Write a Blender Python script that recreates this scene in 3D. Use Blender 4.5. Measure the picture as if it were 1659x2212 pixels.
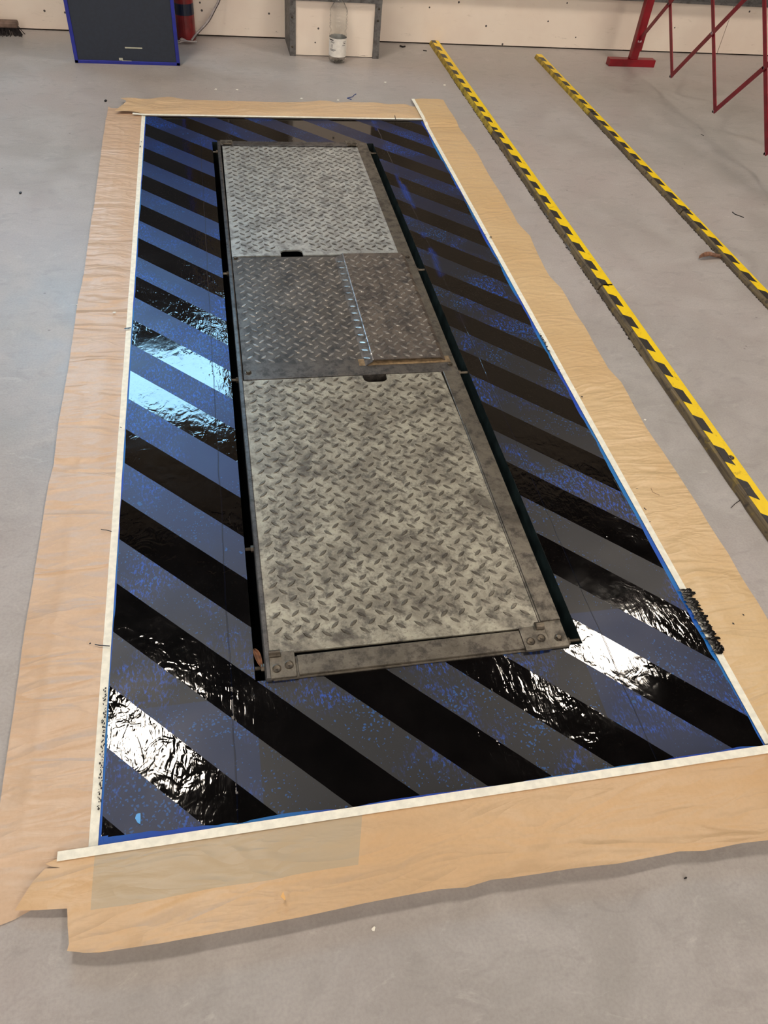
import bpy, bmesh, math, random
from mathutils import Vector, Matrix, noise, geometry
random.seed(7)
for o in list(bpy.data.objects): bpy.data.objects.remove(o)
SC = bpy.context.scene
COL = SC.collection

# ------------------------------------------------------------------ camera
F_PX = 1655.5; CX, CY = 829.5, 1106.0; CAM_H = 1.5
R = ((0.98000502, -0.07724708, 0.18336591),
     (-0.18117493, -0.7274049, 0.66185932),
     (0.08225456, -0.68184676, -0.72685568))
cd = bpy.data.cameras.new('camera'); cam = bpy.data.objects.new('camera', cd); COL.objects.link(cam)
cd.sensor_fit = 'HORIZONTAL'; cd.sensor_width = 36.0; cd.lens = F_PX / 1659 * 36.0
cd.clip_start = 0.01; cd.clip_end = 100
cam.matrix_world = Matrix(((R[0][0], -R[0][1], -R[0][2], 0), (R[1][0], -R[1][1], -R[1][2], 0),
                           (R[2][0], -R[2][1], -R[2][2], CAM_H), (0, 0, 0, 1)))
SC.camera = cam

# ------------------------------------------------------------------ view, world
SC.view_settings.view_transform = 'Standard'; SC.view_settings.look = 'None'
SC.view_settings.gamma = 1.0; SC.view_settings.use_curve_mapping = False
SC.view_settings.exposure = -0.1
w = bpy.data.worlds.new('world'); SC.world = w; w.use_nodes = True
w.node_tree.nodes['Background'].inputs[0].default_value = (0.5, 0.6, 0.8, 1)
w.node_tree.nodes['Background'].inputs[1].default_value = 0.5
LAMP_POWER = 60.0          # emission of the ceiling panels
WINDOW_POWER = 20.0         # daylight in the high window
LAMPS = [(-0.95, 3.12, 0.8, 0.62), (3.25, 3.45, 0.75, 0.62), (-2.6, -1.6, 0.8, 0.62), (3.25, -1.6, 0.8, 0.62)]  # last two are fill lamps added out of view behind the camera
FILL_POWER = 3.2            # emission of the added fill panel behind the camera
WIN = (-1.75, 0.0, 1.98, 3.0)   # x0,x1,z0,z1 of the high window in the back wall

def G(u, v, z=0.0):
    """point of the horizontal plane at height z that the photograph shows at pixel u,v"""
    d = (u - CX, v - CY, F_PX)
    q = [sum(R[i][k] * d[k] for k in range(3)) for i in range(3)]
    t = (z - CAM_H) / q[2]
    return Vector((q[0] * t, q[1] * t, z))
def WP(u, v, y):
    d = (u - CX, v - CY, F_PX)
    q = [sum(R[i][k] * d[k] for k in range(3)) for i in range(3)]
    t = y / q[1]
    return Vector((q[0] * t, y, CAM_H + q[2] * t))

# ------------------------------------------------------------------ materials
def srgb(r, g, b):
    f = lambda c: (c / 255 / 12.92) if c / 255 <= 0.04045 else ((c / 255 + 0.055) / 1.055) ** 2.4
    return (f(r), f(g), f(b), 1)
class NT:
    def __init__(s, name):
        s.m = bpy.data.materials.new(name); s.m.use_nodes = True
        s.t = s.m.node_tree; s.b = s.t.nodes['Principled BSDF']
        s.co = s.t.nodes.new('ShaderNodeTexCoord').outputs['Object']
    def n(s, ty, **k):
        x = s.t.nodes.new(ty)
        for a, v in k.items(): setattr(x, a, v)
        return x
    def put(s, sock, v):
        if isinstance(v, bpy.types.NodeSocket): s.t.links.new(v, sock)
        else: sock.default_value = v
    def math(s, op, a, b=0.0, c=0.0, clamp=False):
        x = s.n('ShaderNodeMath', operation=op, use_clamp=clamp)
        s.put(x.inputs[0], a); s.put(x.inputs[1], b); s.put(x.inputs[2], c)
        return x.outputs[0]
    def noise(s, scale, detail=4, rough=0.55, dist=0.0, vec=None, stretch=None, out=0, offset=None):
        v = vec or s.co
        if stretch or offset:
            mp = s.n('ShaderNodeMapping'); s.put(mp.inputs[0], v)
            if stretch: mp.inputs['Scale'].default_value = stretch
            if offset: mp.inputs['Location'].default_value = offset
            v = mp.outputs[0]
        x = s.n('ShaderNodeTexNoise'); s.put(x.inputs['Vector'], v)
        x.inputs['Scale'].default_value = scale; x.inputs['Detail'].default_value = detail
        x.inputs['Roughness'].default_value = rough; x.inputs['Distortion'].default_value = dist
        return x.outputs[out]
    def voro(s, scale, feature='F1', vec=None, rand=1.0, out='Distance'):
        x = s.n('ShaderNodeTexVoronoi', feature=feature); s.put(x.inputs['Vector'], vec or s.co)
        x.inputs['Scale'].default_value = scale; x.inputs['Randomness'].default_value = rand
        return x.outputs[out]
    def ramp(s, v, lo, hi, a=0.0, b=1.0):
        x = s.n('ShaderNodeMapRange', interpolation_type='SMOOTHSTEP'); s.put(x.inputs[0], v)
        x.inputs[1].default_value = lo; x.inputs[2].default_value = hi
        s.put(x.inputs[3], a); s.put(x.inputs[4], b)
        return x.outputs[0]
    def mix(s, f, a, b):
        x = s.n('ShaderNodeMix', data_type='RGBA'); s.put(x.inputs[0], f); s.put(x.inputs[6], a); s.put(x.inputs[7], b)
        return x.outputs[2]
    def xyz(s, v=None):
        x = s.n('ShaderNodeSeparateXYZ'); s.put(x.inputs[0], v or s.co); return x.outputs
    def bump(s, h, dist=0.001, strength=1.0, normal=None):
        x = s.n('ShaderNodeBump'); s.put(x.inputs['Height'], h); s.put(x.inputs['Strength'], strength)
        x.inputs['Distance'].default_value = dist
        if normal: s.put(x.inputs['Normal'], normal)
        return x.outputs[0]
    def set(s, **k):
        for a, v in k.items():
            s.put(s.b.inputs[a.replace('_', ' ')], v)
        return s.m
def flat(name, col, rough=0.5, metal=0.0, spec=0.5, var=0.12, scale=30, bump=0.0):
    N = NT(name)
    f = N.noise(scale, 5)
    dark = tuple(c * (1 - 2.2 * var) for c in col[:3]) + (1,)
    lite = tuple(min(1, c * (1 + var)) for c in col[:3]) + (1,)
    k = dict(Base_Color=N.mix(N.ramp(f, .3, .7), dark, lite), Roughness=rough, Metallic=metal)
    if bump: k['Normal'] = N.bump(f, bump)
    N.set(**k); N.b.inputs['Specular IOR Level'].default_value = spec
    return N.m
def lum(name, col, power):
    N = NT(name); return N.set(Base_Color=col, Emission_Color=col, Emission_Strength=power)

def mat_floor():
    N = NT('floor_screed')
    big = N.noise(0.9, 3); med = N.noise(5, 6, .65, .6); fine = N.noise(160, 3)
    c = N.mix(N.ramp(big, .3, .7), srgb(158, 153, 148), srgb(172, 162, 158))
    c = N.mix(N.ramp(med, .35, .7, 0, .6), c, srgb(182, 176, 172))
    c = N.mix(N.ramp(N.noise(11, 6, .6, 1.2, stretch=(1, 1.8, 1)), .5, .72, 0, .3), c, srgb(134, 128, 124))
    # trowel swirls and pale scratches
    sw = N.noise(6, 9, .75, 2.2, stretch=(1, 2.0, 1)); c = N.mix(N.ramp(sw, .56, .7, 0, .3), c, srgb(206, 200, 194))
    c = N.mix(N.ramp(fine, .3, .8, 0, .22), c, srgb(120, 114, 110))
    # small dark specks
    vo = N.voro(9); c = N.mix(N.ramp(vo, .03, .05, .5, 0), c, srgb(95, 88, 84))
    # yellowish worn stain left of the sheets
    x, y, z = N.xyz()
    d = N.math('SQRT', N.math('ADD', N.math('POWER', N.math('MULTIPLY', N.math('ADD', x, 1.12), 1.3), 2.0), N.math('POWER', N.math('ADD', y, -3.35), 2.0)))
    d = N.math('ADD', d, N.math('MULTIPLY', N.noise(4, 4, .6, 1.0), .5))
    c = N.mix(N.math('MULTIPLY', N.ramp(d, .35, .62, 1, 0), N.ramp(N.noise(14, 5, .7, 2.0), .42, .6)), c, srgb(196, 180, 150))
    ro = N.ramp(med, .3, .7, .36, .5)
    N.b.inputs['Specular IOR Level'].default_value = 0.42
    return N.set(Base_Color=c, Roughness=ro, Normal=N.bump(N.math('ADD', fine, N.math('MULTIPLY', med, 2.0)), .0006, .6))

def mat_paint():
    """45 degree stripes 140 mm wide: wet black gloss over dull slate with blue showing through"""
    N = NT('striped_floor_paint')
    x, y, z = N.xyz()
    edge_wob = N.math('MULTIPLY', N.math('SUBTRACT', N.noise(20, 3), .5), .002)
    s = N.math('ADD', N.math('ADD', x, y), N.math('ADD', edge_wob, 0.08 + 2.8))
    blk = N.math('LESS_THAN', N.math('MODULO', s, 0.28), 0.14)
    # slate stripes
    big = N.noise(2.0, 3, offset=(3.1, 1.2, 0)); med = N.noise(9, 5, .6)
    slate = N.mix(N.ramp(big, .35, .65), srgb(24, 24, 27), srgb(23, 26, 34))
    slate = N.mix(N.math('MULTIPLY', N.ramp(x, .35, -.02), N.ramp(y, .85, 1.7)), slate, srgb(20, 40, 94))
    # earlier roller passes leave bluer panels at the corners
    def box(x0, x1, y0, y1):
        a = N.math('MULTIPLY', N.math('GREATER_THAN', x, x0), N.math('LESS_THAN', x, x1))
        b = N.math('MULTIPLY', N.math('GREATER_THAN', y, y0), N.math('LESS_THAN', y, y1))
        return N.math('MULTIPLY', a, b)
    pan = N.math('MAXIMUM', box(-1, .0, -1, .86), N.math('MAXIMUM', box(.76, 2, -1, .98), box(-1, .2, 3.82, 5)))
    slate = N.mix(N.math('MULTIPLY', pan, .75), slate, srgb(18, 38, 76))
    topb = N.ramp(y, 2.2, 4.0); slate = N.mix(N.math('MULTIPLY', topb, .7), slate, srgb(12, 24, 66))
    # blue patches, flecks and brush drags
    patch = N.math('MULTIPLY', N.ramp(N.math('ADD', N.noise(3.3, 4, .6, .5), N.math('MULTIPLY', N.math('MULTIPLY', N.ramp(x, .05, -.02), N.ramp(N.math('ABSOLUTE', N.math('SUBTRACT', y, 2.15)), .3, .6, 1, 0)), .14)), .50, .66), N.ramp(N.noise(110, 5, .75, stretch=(1.5, .6, 1)), .5, .62))
    slate = N.mix(N.math('MULTIPLY', patch, .9), slate, srgb(12, 86, 200))
    dv = N.n('ShaderNodeVectorMath', operation='ADD'); nv = N.noise(70, 2, out=1); sc_ = N.n('ShaderNodeVectorMath', operation='SCALE')
    N.put(sc_.inputs[0], nv); sc_.inputs['Scale'].default_value = .016; N.put(dv.inputs[0], N.co); N.put(dv.inputs[1], sc_.outputs[0])
    vo = N.voro(34, vec=dv.outputs[0]); dens = N.ramp(N.noise(3.6, 5, .7, offset=(5, 2, 0)), .46, .72, 0.0, .24)
    fleck = N.math('LESS_THAN', vo, dens)
    vo2 = N.voro(120, vec=dv.outputs[0]); fl2 = N.math('LESS_THAN', vo2, N.ramp(N.noise(4.7, 4, .65, offset=(1, 7, 0)), .4, .66, 0.06, .34))
    fleck = N.math('MAXIMUM', fleck, fl2)
    slate = N.mix(N.math('MULTIPLY', fleck, .75), slate, srgb(24, 84, 150))
    # streaks of blue along the expansion joint right of the lift
    jr = N.ramp(N.math('ABSOLUTE', N.math('SUBTRACT', x, 0.828)), .0, .022, 1, 0)
    jr = N.math('MULTIPLY', jr, N.ramp(N.noise(7, 4, stretch=(1, .6, 1)), .5, .6))
    black = N.mix(N.ramp(med, .3, .7), srgb(7, 6, 6), srgb(13, 11, 11))
    col = N.mix(blk, slate, black)
    col = N.mix(N.math('MULTIPLY', N.math('MULTIPLY', jr, .7), N.ramp(y, 2.2, 2.8)), col, srgb(16, 60, 150))
    # blue rim left where the border tape was
    d = N.math('MINIMUM', N.math('MINIMUM', N.math('ADD', x, .307), N.math('SUBTRACT', 1.086, x)), N.math('SUBTRACT', y, .583))
    wid = N.math('ADD', .0038, N.math('MAXIMUM', N.ramp(x, .9, 1.05, 0, .006), N.math('MULTIPLY', N.math('LESS_THAN', y, .603), N.ramp(x, .25, -.2, .0025, .010))))
    wid = N.math('MULTIPLY', wid, N.ramp(N.noise(5, 3), .3, .6, .35, 1.25))
    rim = N.math('LESS_THAN', d, wid)
    col = N.mix(rim, col, N.mix(N.ramp(N.noise(3, 2), .4, .6), srgb(8, 66, 175), srgb(14, 110, 180)))
    # relief: puddled ripples, brush drag, bubbles, joints
    calm = N.ramp(N.noise(1.5, 2, offset=(2.2, .4, 0)), .40, .62, .12, .66)
    calm = N.math('MAXIMUM', calm, N.math('MULTIPLY', N.ramp(y, 1.25, 1.0), N.ramp(x, -.02, -.12, 0, .6)))
    calm = N.math('MULTIPLY', calm, N.ramp(N.math('ADD', y, N.math('MULTIPLY', x, .8)), 3.0, 4.2, 1, .22))
    rip = N.math('ADD', N.noise(21, 2, .5, 1.2), N.math('MULTIPLY', N.noise(48, 2, .5, 1.2, stretch=(1.3, .45, 1)), .5))
    rip = N.math('ADD', rip, N.math('MULTIPLY', N.noise(150, 2, stretch=(1, .22, 1)), .12))
    h = N.math('MULTIPLY', rip, N.math('MULTIPLY', calm, N.math('ADD', N.math('MULTIPLY', blk, .8), .2)))
    joints = N.math('MINIMUM', N.math('ABSOLUTE', N.math('ADD', x, N.math('ADD', .045, N.math('MULTIPLY', N.noise(6, 2), .01)))),
                    N.math('ABSOLUTE', N.math('SUBTRACT', x, N.math('ADD', .822, N.math('MULTIPLY', N.noise(6, 2), .012)))))
    h = N.math('SUBTRACT', h, N.ramp(joints, .0005, .002, .2, 0))
    h = N.math('ADD', h, N.math('MULTIPLY', fleck, .12))
    col = N.mix(N.ramp(joints, .0006, .0018, .8, 0), col, srgb(8, 12, 26))
    nrm = N.bump(h, .0022, 1.0)
    rough = N.math('ADD', N.math('MULTIPLY', blk, -.41), N.ramp(med, .3, .7, .44, .50))
    rough = N.math('SUBTRACT', rough, N.math('MULTIPLY', N.math('MULTIPLY', rim, N.math('SUBTRACT', 1.0, blk)), .2))
    rough = N.math('MAXIMUM', rough, N.math('MULTIPLY', rim, .6))
    return N.set(Base_Color=col, Roughness=rough, Normal=nrm, IOR=1.5)

def mat_steel(name, light, mid, dark, rough=.45, metal=.35, tone=.5):
    N = NT(name)
    a = N.noise(11, 9, .74, .6); b = N.noise(32, 6, .7); cgr = N.noise(130, 3, .6)
    c = N.mix(N.ramp(a, .34, .66), mid, light)
    c = N.mix(N.ramp(b, .46, .66, 0, .8), c, dark)
    c = N.mix(N.ramp(cgr, .55, .72, 0, .5), c, dark)
    c = N.mix(N.ramp(N.noise(3.1, 6, .7, 1.2, offset=(4, 4, 0)), .56, .72, 0, tone), c, dark)
    return N.set(Base_Color=c, Roughness=N.ramp(b, .3, .7, rough - .08, rough + .14), Metallic=metal, Normal=N.bump(b, .0004, .6))

def mat_paper(name, base, deep, patch=None, along='x', amt=.6):
    N = NT(name)
    x, y, z = N.xyz()
    f = N.noise(110, 4, .6); b = N.noise(2.3, 3); fib = N.noise(300, 2, stretch=(1, .4, 1))
    c = N.mix(N.ramp(b, .3, .7), base, deep)
    c = N.mix(N.ramp(f, .35, .7, 0, .28), c, tuple(v * .86 for v in deep[:3]) + (1,))
    if patch:
        x0, x1, y0, y1, pc = patch
        m = N.math('MULTIPLY', N.math('MULTIPLY', N.math('GREATER_THAN', x, x0), N.math('LESS_THAN', N.math('ADD', x, N.math('MULTIPLY', y, -.25)), x1)),
                   N.math('MULTIPLY', N.math('GREATER_THAN', N.math('ADD', y, N.math('MULTIPLY', N.noise(5, 2), .02)), y0), N.math('LESS_THAN', y, y1)))
        c = N.mix(N.math('MULTIPLY', m, .8), c, pc)
    rid = lambda n: N.math('SUBTRACT', 1.0, N.math('ABSOLUTE', N.math('MULTIPLY', N.math('SUBTRACT', n, .5), 5.0)), clamp=True)
    st = (.6, 1.8, 1) if along == 'x' else (1.8, .7, 1)
    h = N.math('ADD', N.math('MULTIPLY', rid(N.noise(4.5, 2, .5, 1.2, stretch=st)), 2.0), N.math('MULTIPLY', rid(N.noise(11, 2, .5, .9, stretch=st, offset=(3, 3, 0))), .8))
    h = N.math('ADD', h, N.math('MULTIPLY', N.noise(16, 3, .5, 1.0, stretch=st), 1.4))
    N.b.inputs['Specular IOR Level'].default_value = .45
    return N.set(Base_Color=c, Roughness=.4, Normal=N.bump(h, .0045, amt))

M = {}
M['floor'] = mat_floor()
M['paint'] = mat_paint()
M['pit'] = flat('pit_wall_paint', srgb(40, 52, 52), .35, .0, .5, .25, 18, .002)
M['pit_dark'] = flat('pit_black', srgb(14, 14, 14), .7, 0, .3, .2, 20, .003)  # near-black tone for the pit bottom and the lift tray
M['near_base'] = mat_steel('dusty_tread_steel', srgb(172, 167, 150), srgb(118, 112, 100), srgb(70, 64, 57), .42, .25, .8)
M['near_lens'] = mat_steel('worn_tread_bars', srgb(112, 107, 96), srgb(94, 89, 80), srgb(64, 59, 52), .36, .5, .3)
M['far_base'] = mat_steel('pale_tread_steel', srgb(178, 180, 176), srgb(148, 148, 144), srgb(98, 95, 91), .40, .3, .5)
M['far_lens'] = mat_steel('pale_tread_bars', srgb(120, 118, 114), srgb(100, 98, 94), srgb(72, 70, 66), .34, .6, .3)
M['mid_base'] = mat_steel('grimy_tread_steel', srgb(98, 92, 86), srgb(72, 67, 62), srgb(40, 37, 36), .4, .35, .75)
M['mid_rough'] = mat_steel('rusty_tread_steel', srgb(104, 92, 80), srgb(76, 66, 58), srgb(42, 36, 33), .6, .15, .8)
M['mid_lens'] = mat_steel('grimy_tread_bars', srgb(166, 162, 156), srgb(130, 126, 120), srgb(74, 70, 66), .3, .6, .4)
M['frame'] = mat_steel('worn_frame_steel', srgb(112, 105, 94), srgb(86, 80, 70), srgb(52, 46, 41), .42, .4, .6)
M['rail_dark'] = mat_steel('dark_frame_steel', srgb(96, 94, 92), srgb(74, 72, 72), srgb(46, 44, 44), .34, .6, .4)
M['bolt'] = mat_steel('bolt_steel', srgb(98, 90, 78), srgb(80, 72, 62), srgb(44, 38, 34), .4, .7, .4)
M['tape'] = flat('masking_tape_cream', srgb(240, 236, 220), .6, 0, .4, .05, 60, .0006)
M['black_gloss'] = flat('wet_black_paint', srgb(10, 9, 9), .16, 0, .35, .1, 90, 0)
M['paper_l'] = mat_paper('masking_paper_pinkish', srgb(206, 177, 150), srgb(198, 166, 136), amt=.42)
M['paper_t'] = mat_paper('masking_paper_tan', srgb(208, 180, 145), srgb(202, 170, 131), amt=.45)
M['paper_r'] = mat_paper('masking_paper_straw', srgb(211, 181, 138), srgb(204, 171, 126), amt=.35)
M['paper_b'] = mat_paper('masking_paper_honey', srgb(209, 175, 136), srgb(202, 165, 123), (-.31, .045, .483, .7, srgb(176, 160, 134)), amt=.32)
M['cream'] = None
def mat_wallboard(name, base, deep):
    N = NT(name)
    x, y, z = N.xyz()
    c = N.mix(N.ramp(N.noise(2.1, 4), .35, .65), base, deep)
    c = N.mix(N.ramp(N.noise(14, 6, .7, .6, stretch=(.5, 1, 2.2)), .6, .75, 0, .35), c, srgb(180, 165, 140))
    low = N.ramp(z, .02, .09, 1, .12)
    sc = N.math('MULTIPLY', N.ramp(N.noise(30, 6, .75, 1.0, stretch=(.35, 1, 1.6)), .62, .68), low)
    c = N.mix(N.math('MULTIPLY', sc, .75), c, srgb(120, 104, 90))
    vo = N.voro(10.5); c = N.mix(N.ramp(vo, .06, .075, .95, 0), c, srgb(40, 34, 32))
    return N.set(Base_Color=c, Roughness=.5, Normal=N.bump(N.noise(12, 4), .002, .4))
M['cream'] = mat_wallboard('cream_painted_board', srgb(236, 223, 208), srgb(228, 212, 197))
M['upper'] = flat('beige_cladding', srgb(122, 110, 94), .6, 0, .3, .08, 3)
M['side'] = flat('grey_cladding', srgb(120, 116, 112), .7, 0, .3, .08, 2)
M['ceil'] = flat('dark_roof_sheet', srgb(44, 41, 38), .8, 0, .2, .1, 2)
M['angle'] = mat_steel('grey_angle_steel', srgb(112, 110, 108), srgb(92, 90, 90), srgb(66, 62, 60), .5, .3, .3)
M['seamgap'] = flat('dark_joint', srgb(52, 42, 36), .8, 0, .2, .2, 30)
M['lamp'] = lum('lamp_diffuser', (1.0, .88, .75, 1), LAMP_POWER)
M['win'] = lum('daylight_pane', (.36, .70, 1.0, 1), WINDOW_POWER)
M['fill_glow'] = lum('fill_panel_glow', (1.0, .93, .86, 1), FILL_POWER)
M['white'] = flat('white_enamel', srgb(215, 215, 212), .4)
M['yellow'] = flat('yellow_batten_paint', srgb(176, 150, 48), .5, 0, .4, .25, 25, .002)
M['red'] = flat('red_paint', srgb(126, 12, 34), .38, 0, .5, .12, 25, .001)
M['redpost'] = flat('red_post_paint', srgb(132, 14, 28), .35, 0, .5, .15, 12, .001)
M['rivet'] = flat('zinc_rivet', srgb(200, 172, 178), .4, .0)
M['navy'] = flat('slate_navy_sheet', srgb(30, 39, 54), .5, 0, .5, .06, 60, .0006)
M['blueframe'] = flat('bright_blue_frame', srgb(22, 34, 140), .4, 0, .5, .08, 20)
M['chip'] = flat('bare_scratch', srgb(190, 190, 170), .6)
M['maroon'] = flat('maroon_pipe_paint', srgb(128, 38, 40), .3, 0, .5, .2, 14)
M['band'] = flat('dark_blue_band', srgb(24, 32, 52), .3)
M['cable'] = flat('grey_cable', srgb(168, 158, 156), .4)
M['cable_dark'] = flat('dark_cable', srgb(50, 44, 44), .4)
M['brushwood'] = flat('brush_wood', srgb(120, 98, 86), .6, 0, .4, .2, 20)
M['bristle'] = flat('dark_bristle', srgb(40, 34, 34), .7, 0, .3, .3, 200, .004)
M['dirt'] = flat('packed_dirt', srgb(60, 52, 46), .9, 0, .2, .3, 60, .006)
M['rustdirt'] = flat('tan_rust_dust', srgb(138, 116, 88), .85, 0, .2, .2, 50, .002)
M['mark'] = flat('black_mark', srgb(28, 24, 24), .4)
M['leaf'] = flat('dry_leaf', srgb(128, 92, 72), .6, 0, .4, .25, 60, .002)
M['leaf2'] = flat('rust_leaf', srgb(112, 72, 46), .55, 0, .4, .25, 60, .002)
M['bluescrap'] = flat('blue_tape_scrap', srgb(30, 150, 225), .35, 0, .5, .03)
M['bluethread'] = flat('blue_thread', srgb(34, 62, 130), .5)
M['whitescrap'] = flat('white_scrap', srgb(235, 232, 220), .5, 0, .5, .03)
M['orangescrap'] = flat('yellow_scrap', srgb(226, 176, 110), .5, 0, .5, .03)
M['highlight_edge'] = mat_steel('ridge_highlight_steel', srgb(190, 192, 196), srgb(150, 150, 152), srgb(90, 88, 86), .3, .7, .4)
def mat_wood():
    N = NT('grimy_batten_wood')
    g = N.noise(20, 6, .7, .8, stretch=(3, .18, 3)); a = N.noise(8, 5, .7)
    c = N.mix(N.ramp(g, .35, .65), srgb(74, 62, 48), srgb(124, 106, 74))
    c = N.mix(N.ramp(a, .55, .66, 0, .6), c, srgb(150, 124, 40))
    c = N.mix(N.ramp(N.noise(30, 4), .55, .7, 0, .8), c, srgb(44, 38, 34))
    return N.set(Base_Color=c, Roughness=.7, Normal=N.bump(g, .003, .8))
M['wood'] = mat_wood()
def mat_hazard():
    N = NT('yellow_black_tape')
    x, y, z = N.xyz()       # tape local: x across from its left edge, y along
    sy = N.math('ADD', y, N.math('ADD', N.math('MULTIPLY', x, .8), 10.0))
    m = N.math('LESS_THAN', N.math('MODULO', N.math('ADD', sy, N.math('MULTIPLY', N.noise(60, 3), .004)), .1425), .074)
    m = N.math('MULTIPLY', m, N.math('LESS_THAN', N.math('ADD', x, N.math('MULTIPLY', N.noise(30, 3), .004)), .027))
    worn = N.ramp(N.noise(9, 6, .75, .6), .52, .62)
    yel = N.mix(N.ramp(N.noise(45, 6, .7), .56, .7, 0, .55), srgb(244, 206, 20), srgb(176, 128, 24))
    yel = N.mix(N.math('MULTIPLY', worn, .25), yel, srgb(220, 170, 40))
    blk = N.mix(N.ramp(N.noise(50, 6, .7), .6, .7, 0, .6), srgb(42, 40, 40), srgb(96, 84, 50))
    vo = N.voro(5.5); c = N.mix(m, yel, blk); c = N.mix(N.math('LESS_THAN', vo, .05), c, srgb(30, 26, 24))
    return N.set(Base_Color=c, Roughness=.38, Normal=N.bump(N.noise(30, 4), .002, .4))
M['hazard'] = mat_hazard()
def mat_glass():
    N = NT('clear_bottle_plastic')
    N.b.inputs['Transmission Weight'].default_value = 1.0
    return N.set(Base_Color=(.98, .99, .99, 1), Roughness=.02, IOR=1.25, Normal=N.bump(N.noise(55, 2, .5, .8), .006, .45))
M['glass'] = mat_glass()
M['label'] = flat('white_label_paper', srgb(232, 228, 220), .45, 0, .4, .04, 40, .002)
M['print'] = flat('grey_label_print', srgb(120, 116, 118), .5)

# ------------------------------------------------------------------ mesh helpers
def link(name, bm, mats, parent=None, loc=None, smooth=False):
    me = bpy.data.meshes.new(name); bmesh.ops.recalc_face_normals(bm, faces=bm.faces[:]); bm.to_mesh(me); bm.free()
    if not isinstance(mats, (list, tuple)): mats = [mats]
    for m in mats: me.materials.append(m)
    if smooth:
        for p in me.polygons: p.use_smooth = True
    o = bpy.data.objects.new(name, me); COL.objects.link(o)
    if loc is not None: o.location = loc
    if parent is not None: o.parent = parent
    return o
def thing(name, label, cat, loc=(0, 0, 0), group=None):
    o = bpy.data.objects.new(name, None); COL.objects.link(o); o.location = loc; o.empty_display_size = .05
    return tag(o, label, cat, group)
def tag(o, label, cat, group=None):
    o['label'] = label; o['category'] = cat
    if group: o['group'] = group
    return o
def struct(name, bm, mats, label=None):
    o = link(name, bm, mats); o['kind'] = 'structure'
    if label: o['label'] = label
    return o
def box(bm, x0, x1, y0, y1, z0, z1, mi=0, bev=0):
    vs = [bm.verts.new((x, y, z)) for z in (z0, z1) for (x, y) in ((x0, y0), (x1, y0), (x1, y1), (x0, y1))]
    fs = [bm.faces.new([vs[i] for i in f]) for f in ((3, 2, 1, 0), (4, 5, 6, 7), (0, 1, 5, 4), (1, 2, 6, 5), (2, 3, 7, 6), (3, 0, 4, 7))]
    for f in fs: f.material_index = mi
    if bev:
        es = list({e for f in fs for e in f.edges})
        bmesh.ops.bevel(bm, geom=es, offset=bev, segments=2, affect='EDGES', profile=.5)
def BX(*a, **k):
    bm = bmesh.new(); box(bm, *a, **k); return bm
def prism(bm, pts, z0, z1, mi=0):
    lo = [bm.verts.new((p[0], p[1], z0)) for p in pts]; hi = [bm.verts.new((p[0], p[1], z1)) for p in pts]
    n = len(pts)
    fs = [bm.faces.new(hi), bm.faces.new(lo[::-1])]
    for i in range(n): fs.append(bm.faces.new((lo[i], lo[(i + 1) % n], hi[(i + 1) % n], hi[i])))
    for f in fs: f.material_index = mi
def tube(bm, pts, r, seg=8, mi=0):
    pts = [Vector(p) for p in pts]; rings = []
    for i, p in enumerate(pts):
        t = (pts[min(i + 1, len(pts) - 1)] - pts[max(i - 1, 0)]).normalized()
        a = t.orthogonal().normalized() if i == 0 else (pa - t * pa.dot(t)).normalized()
        pa = a; b = t.cross(a)
        rings.append([bm.verts.new(p + (a * math.cos(k * 2 * math.pi / seg) + b * math.sin(k * 2 * math.pi / seg)) * r) for k in range(seg)])
    for A, B in zip(rings, rings[1:]):
        for k in range(seg): bm.faces.new((A[k], A[(k + 1) % seg], B[(k + 1) % seg], B[k])).material_index = mi
    bm.faces.new(rings[0][::-1]); bm.faces.new(rings[-1])
def lathe(bm, prof, seg=40, cx=0, cy=0, cap=True):
    rings = [[bm.verts.new((cx + r * math.cos(k * 2 * math.pi / seg), cy + r * math.sin(k * 2 * math.pi / seg), z)) for k in range(seg)] for r, z in prof]
    for A, B in zip(rings, rings[1:]):
        for k in range(seg): bm.faces.new((A[k], A[(k + 1) % seg], B[(k + 1) % seg], B[k]))
    if cap: bm.faces.new(rings[0][::-1]); bm.faces.new(rings[-1])
def bar(bm, a, b, wx, wt, up=Vector((1, 0, 0))):
    """flat bar from a to b, thickness wt along up, width wx across"""
    a, b = Vector(a), Vector(b); t = (b - a).normalized(); s = t.cross(up).normalized(); u = up.normalized()
    q = [(s * sx * wx / 2 + u * su * wt / 2) for sx, su in ((-1, -1), (1, -1), (1, 1), (-1, 1))]
    A = [bm.verts.new(a + k) for k in q]; B = [bm.verts.new(b + k) for k in q]
    bm.faces.new(A[::-1]); bm.faces.new(B)
    for i in range(4): bm.faces.new((A[i], A[(i + 1) % 4], B[(i + 1) % 4], B[i]))

# ------------------------------------------------------------------ the room
FX0, FX1, FY0, FY1 = -6.0, 7.0, -4.5, 5.385
PX0, PX1, PY0, PY1 = 0.003, 0.773, 0.893, 3.80       # pit opening
bm = bmesh.new()
xs = [FX0, PX0, PX1, FX1]; ys = [FY0, PY0, PY1, FY1]
V = [[bm.verts.new((x, y, 0)) for x in xs] for y in ys]
for j in range(3):
    for i in range(3):
        if not (i == 1 and j == 1): bm.faces.new((V[j][i], V[j][i + 1], V[j + 1][i + 1], V[j + 1][i]))
lo = [bm.verts.new((x, y, -.42)) for x, y in ((PX0, PY0), (PX1, PY0), (PX1, PY1), (PX0, PY1))]
hi = [V[1][1], V[1][2], V[2][2], V[2][1]]
for i in range(4):
    f = bm.faces.new((hi[i], hi[(i + 1) % 4], lo[(i + 1) % 4], lo[i])); f.material_index = 1
f = bm.faces.new(lo); f.material_index = 2
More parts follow.
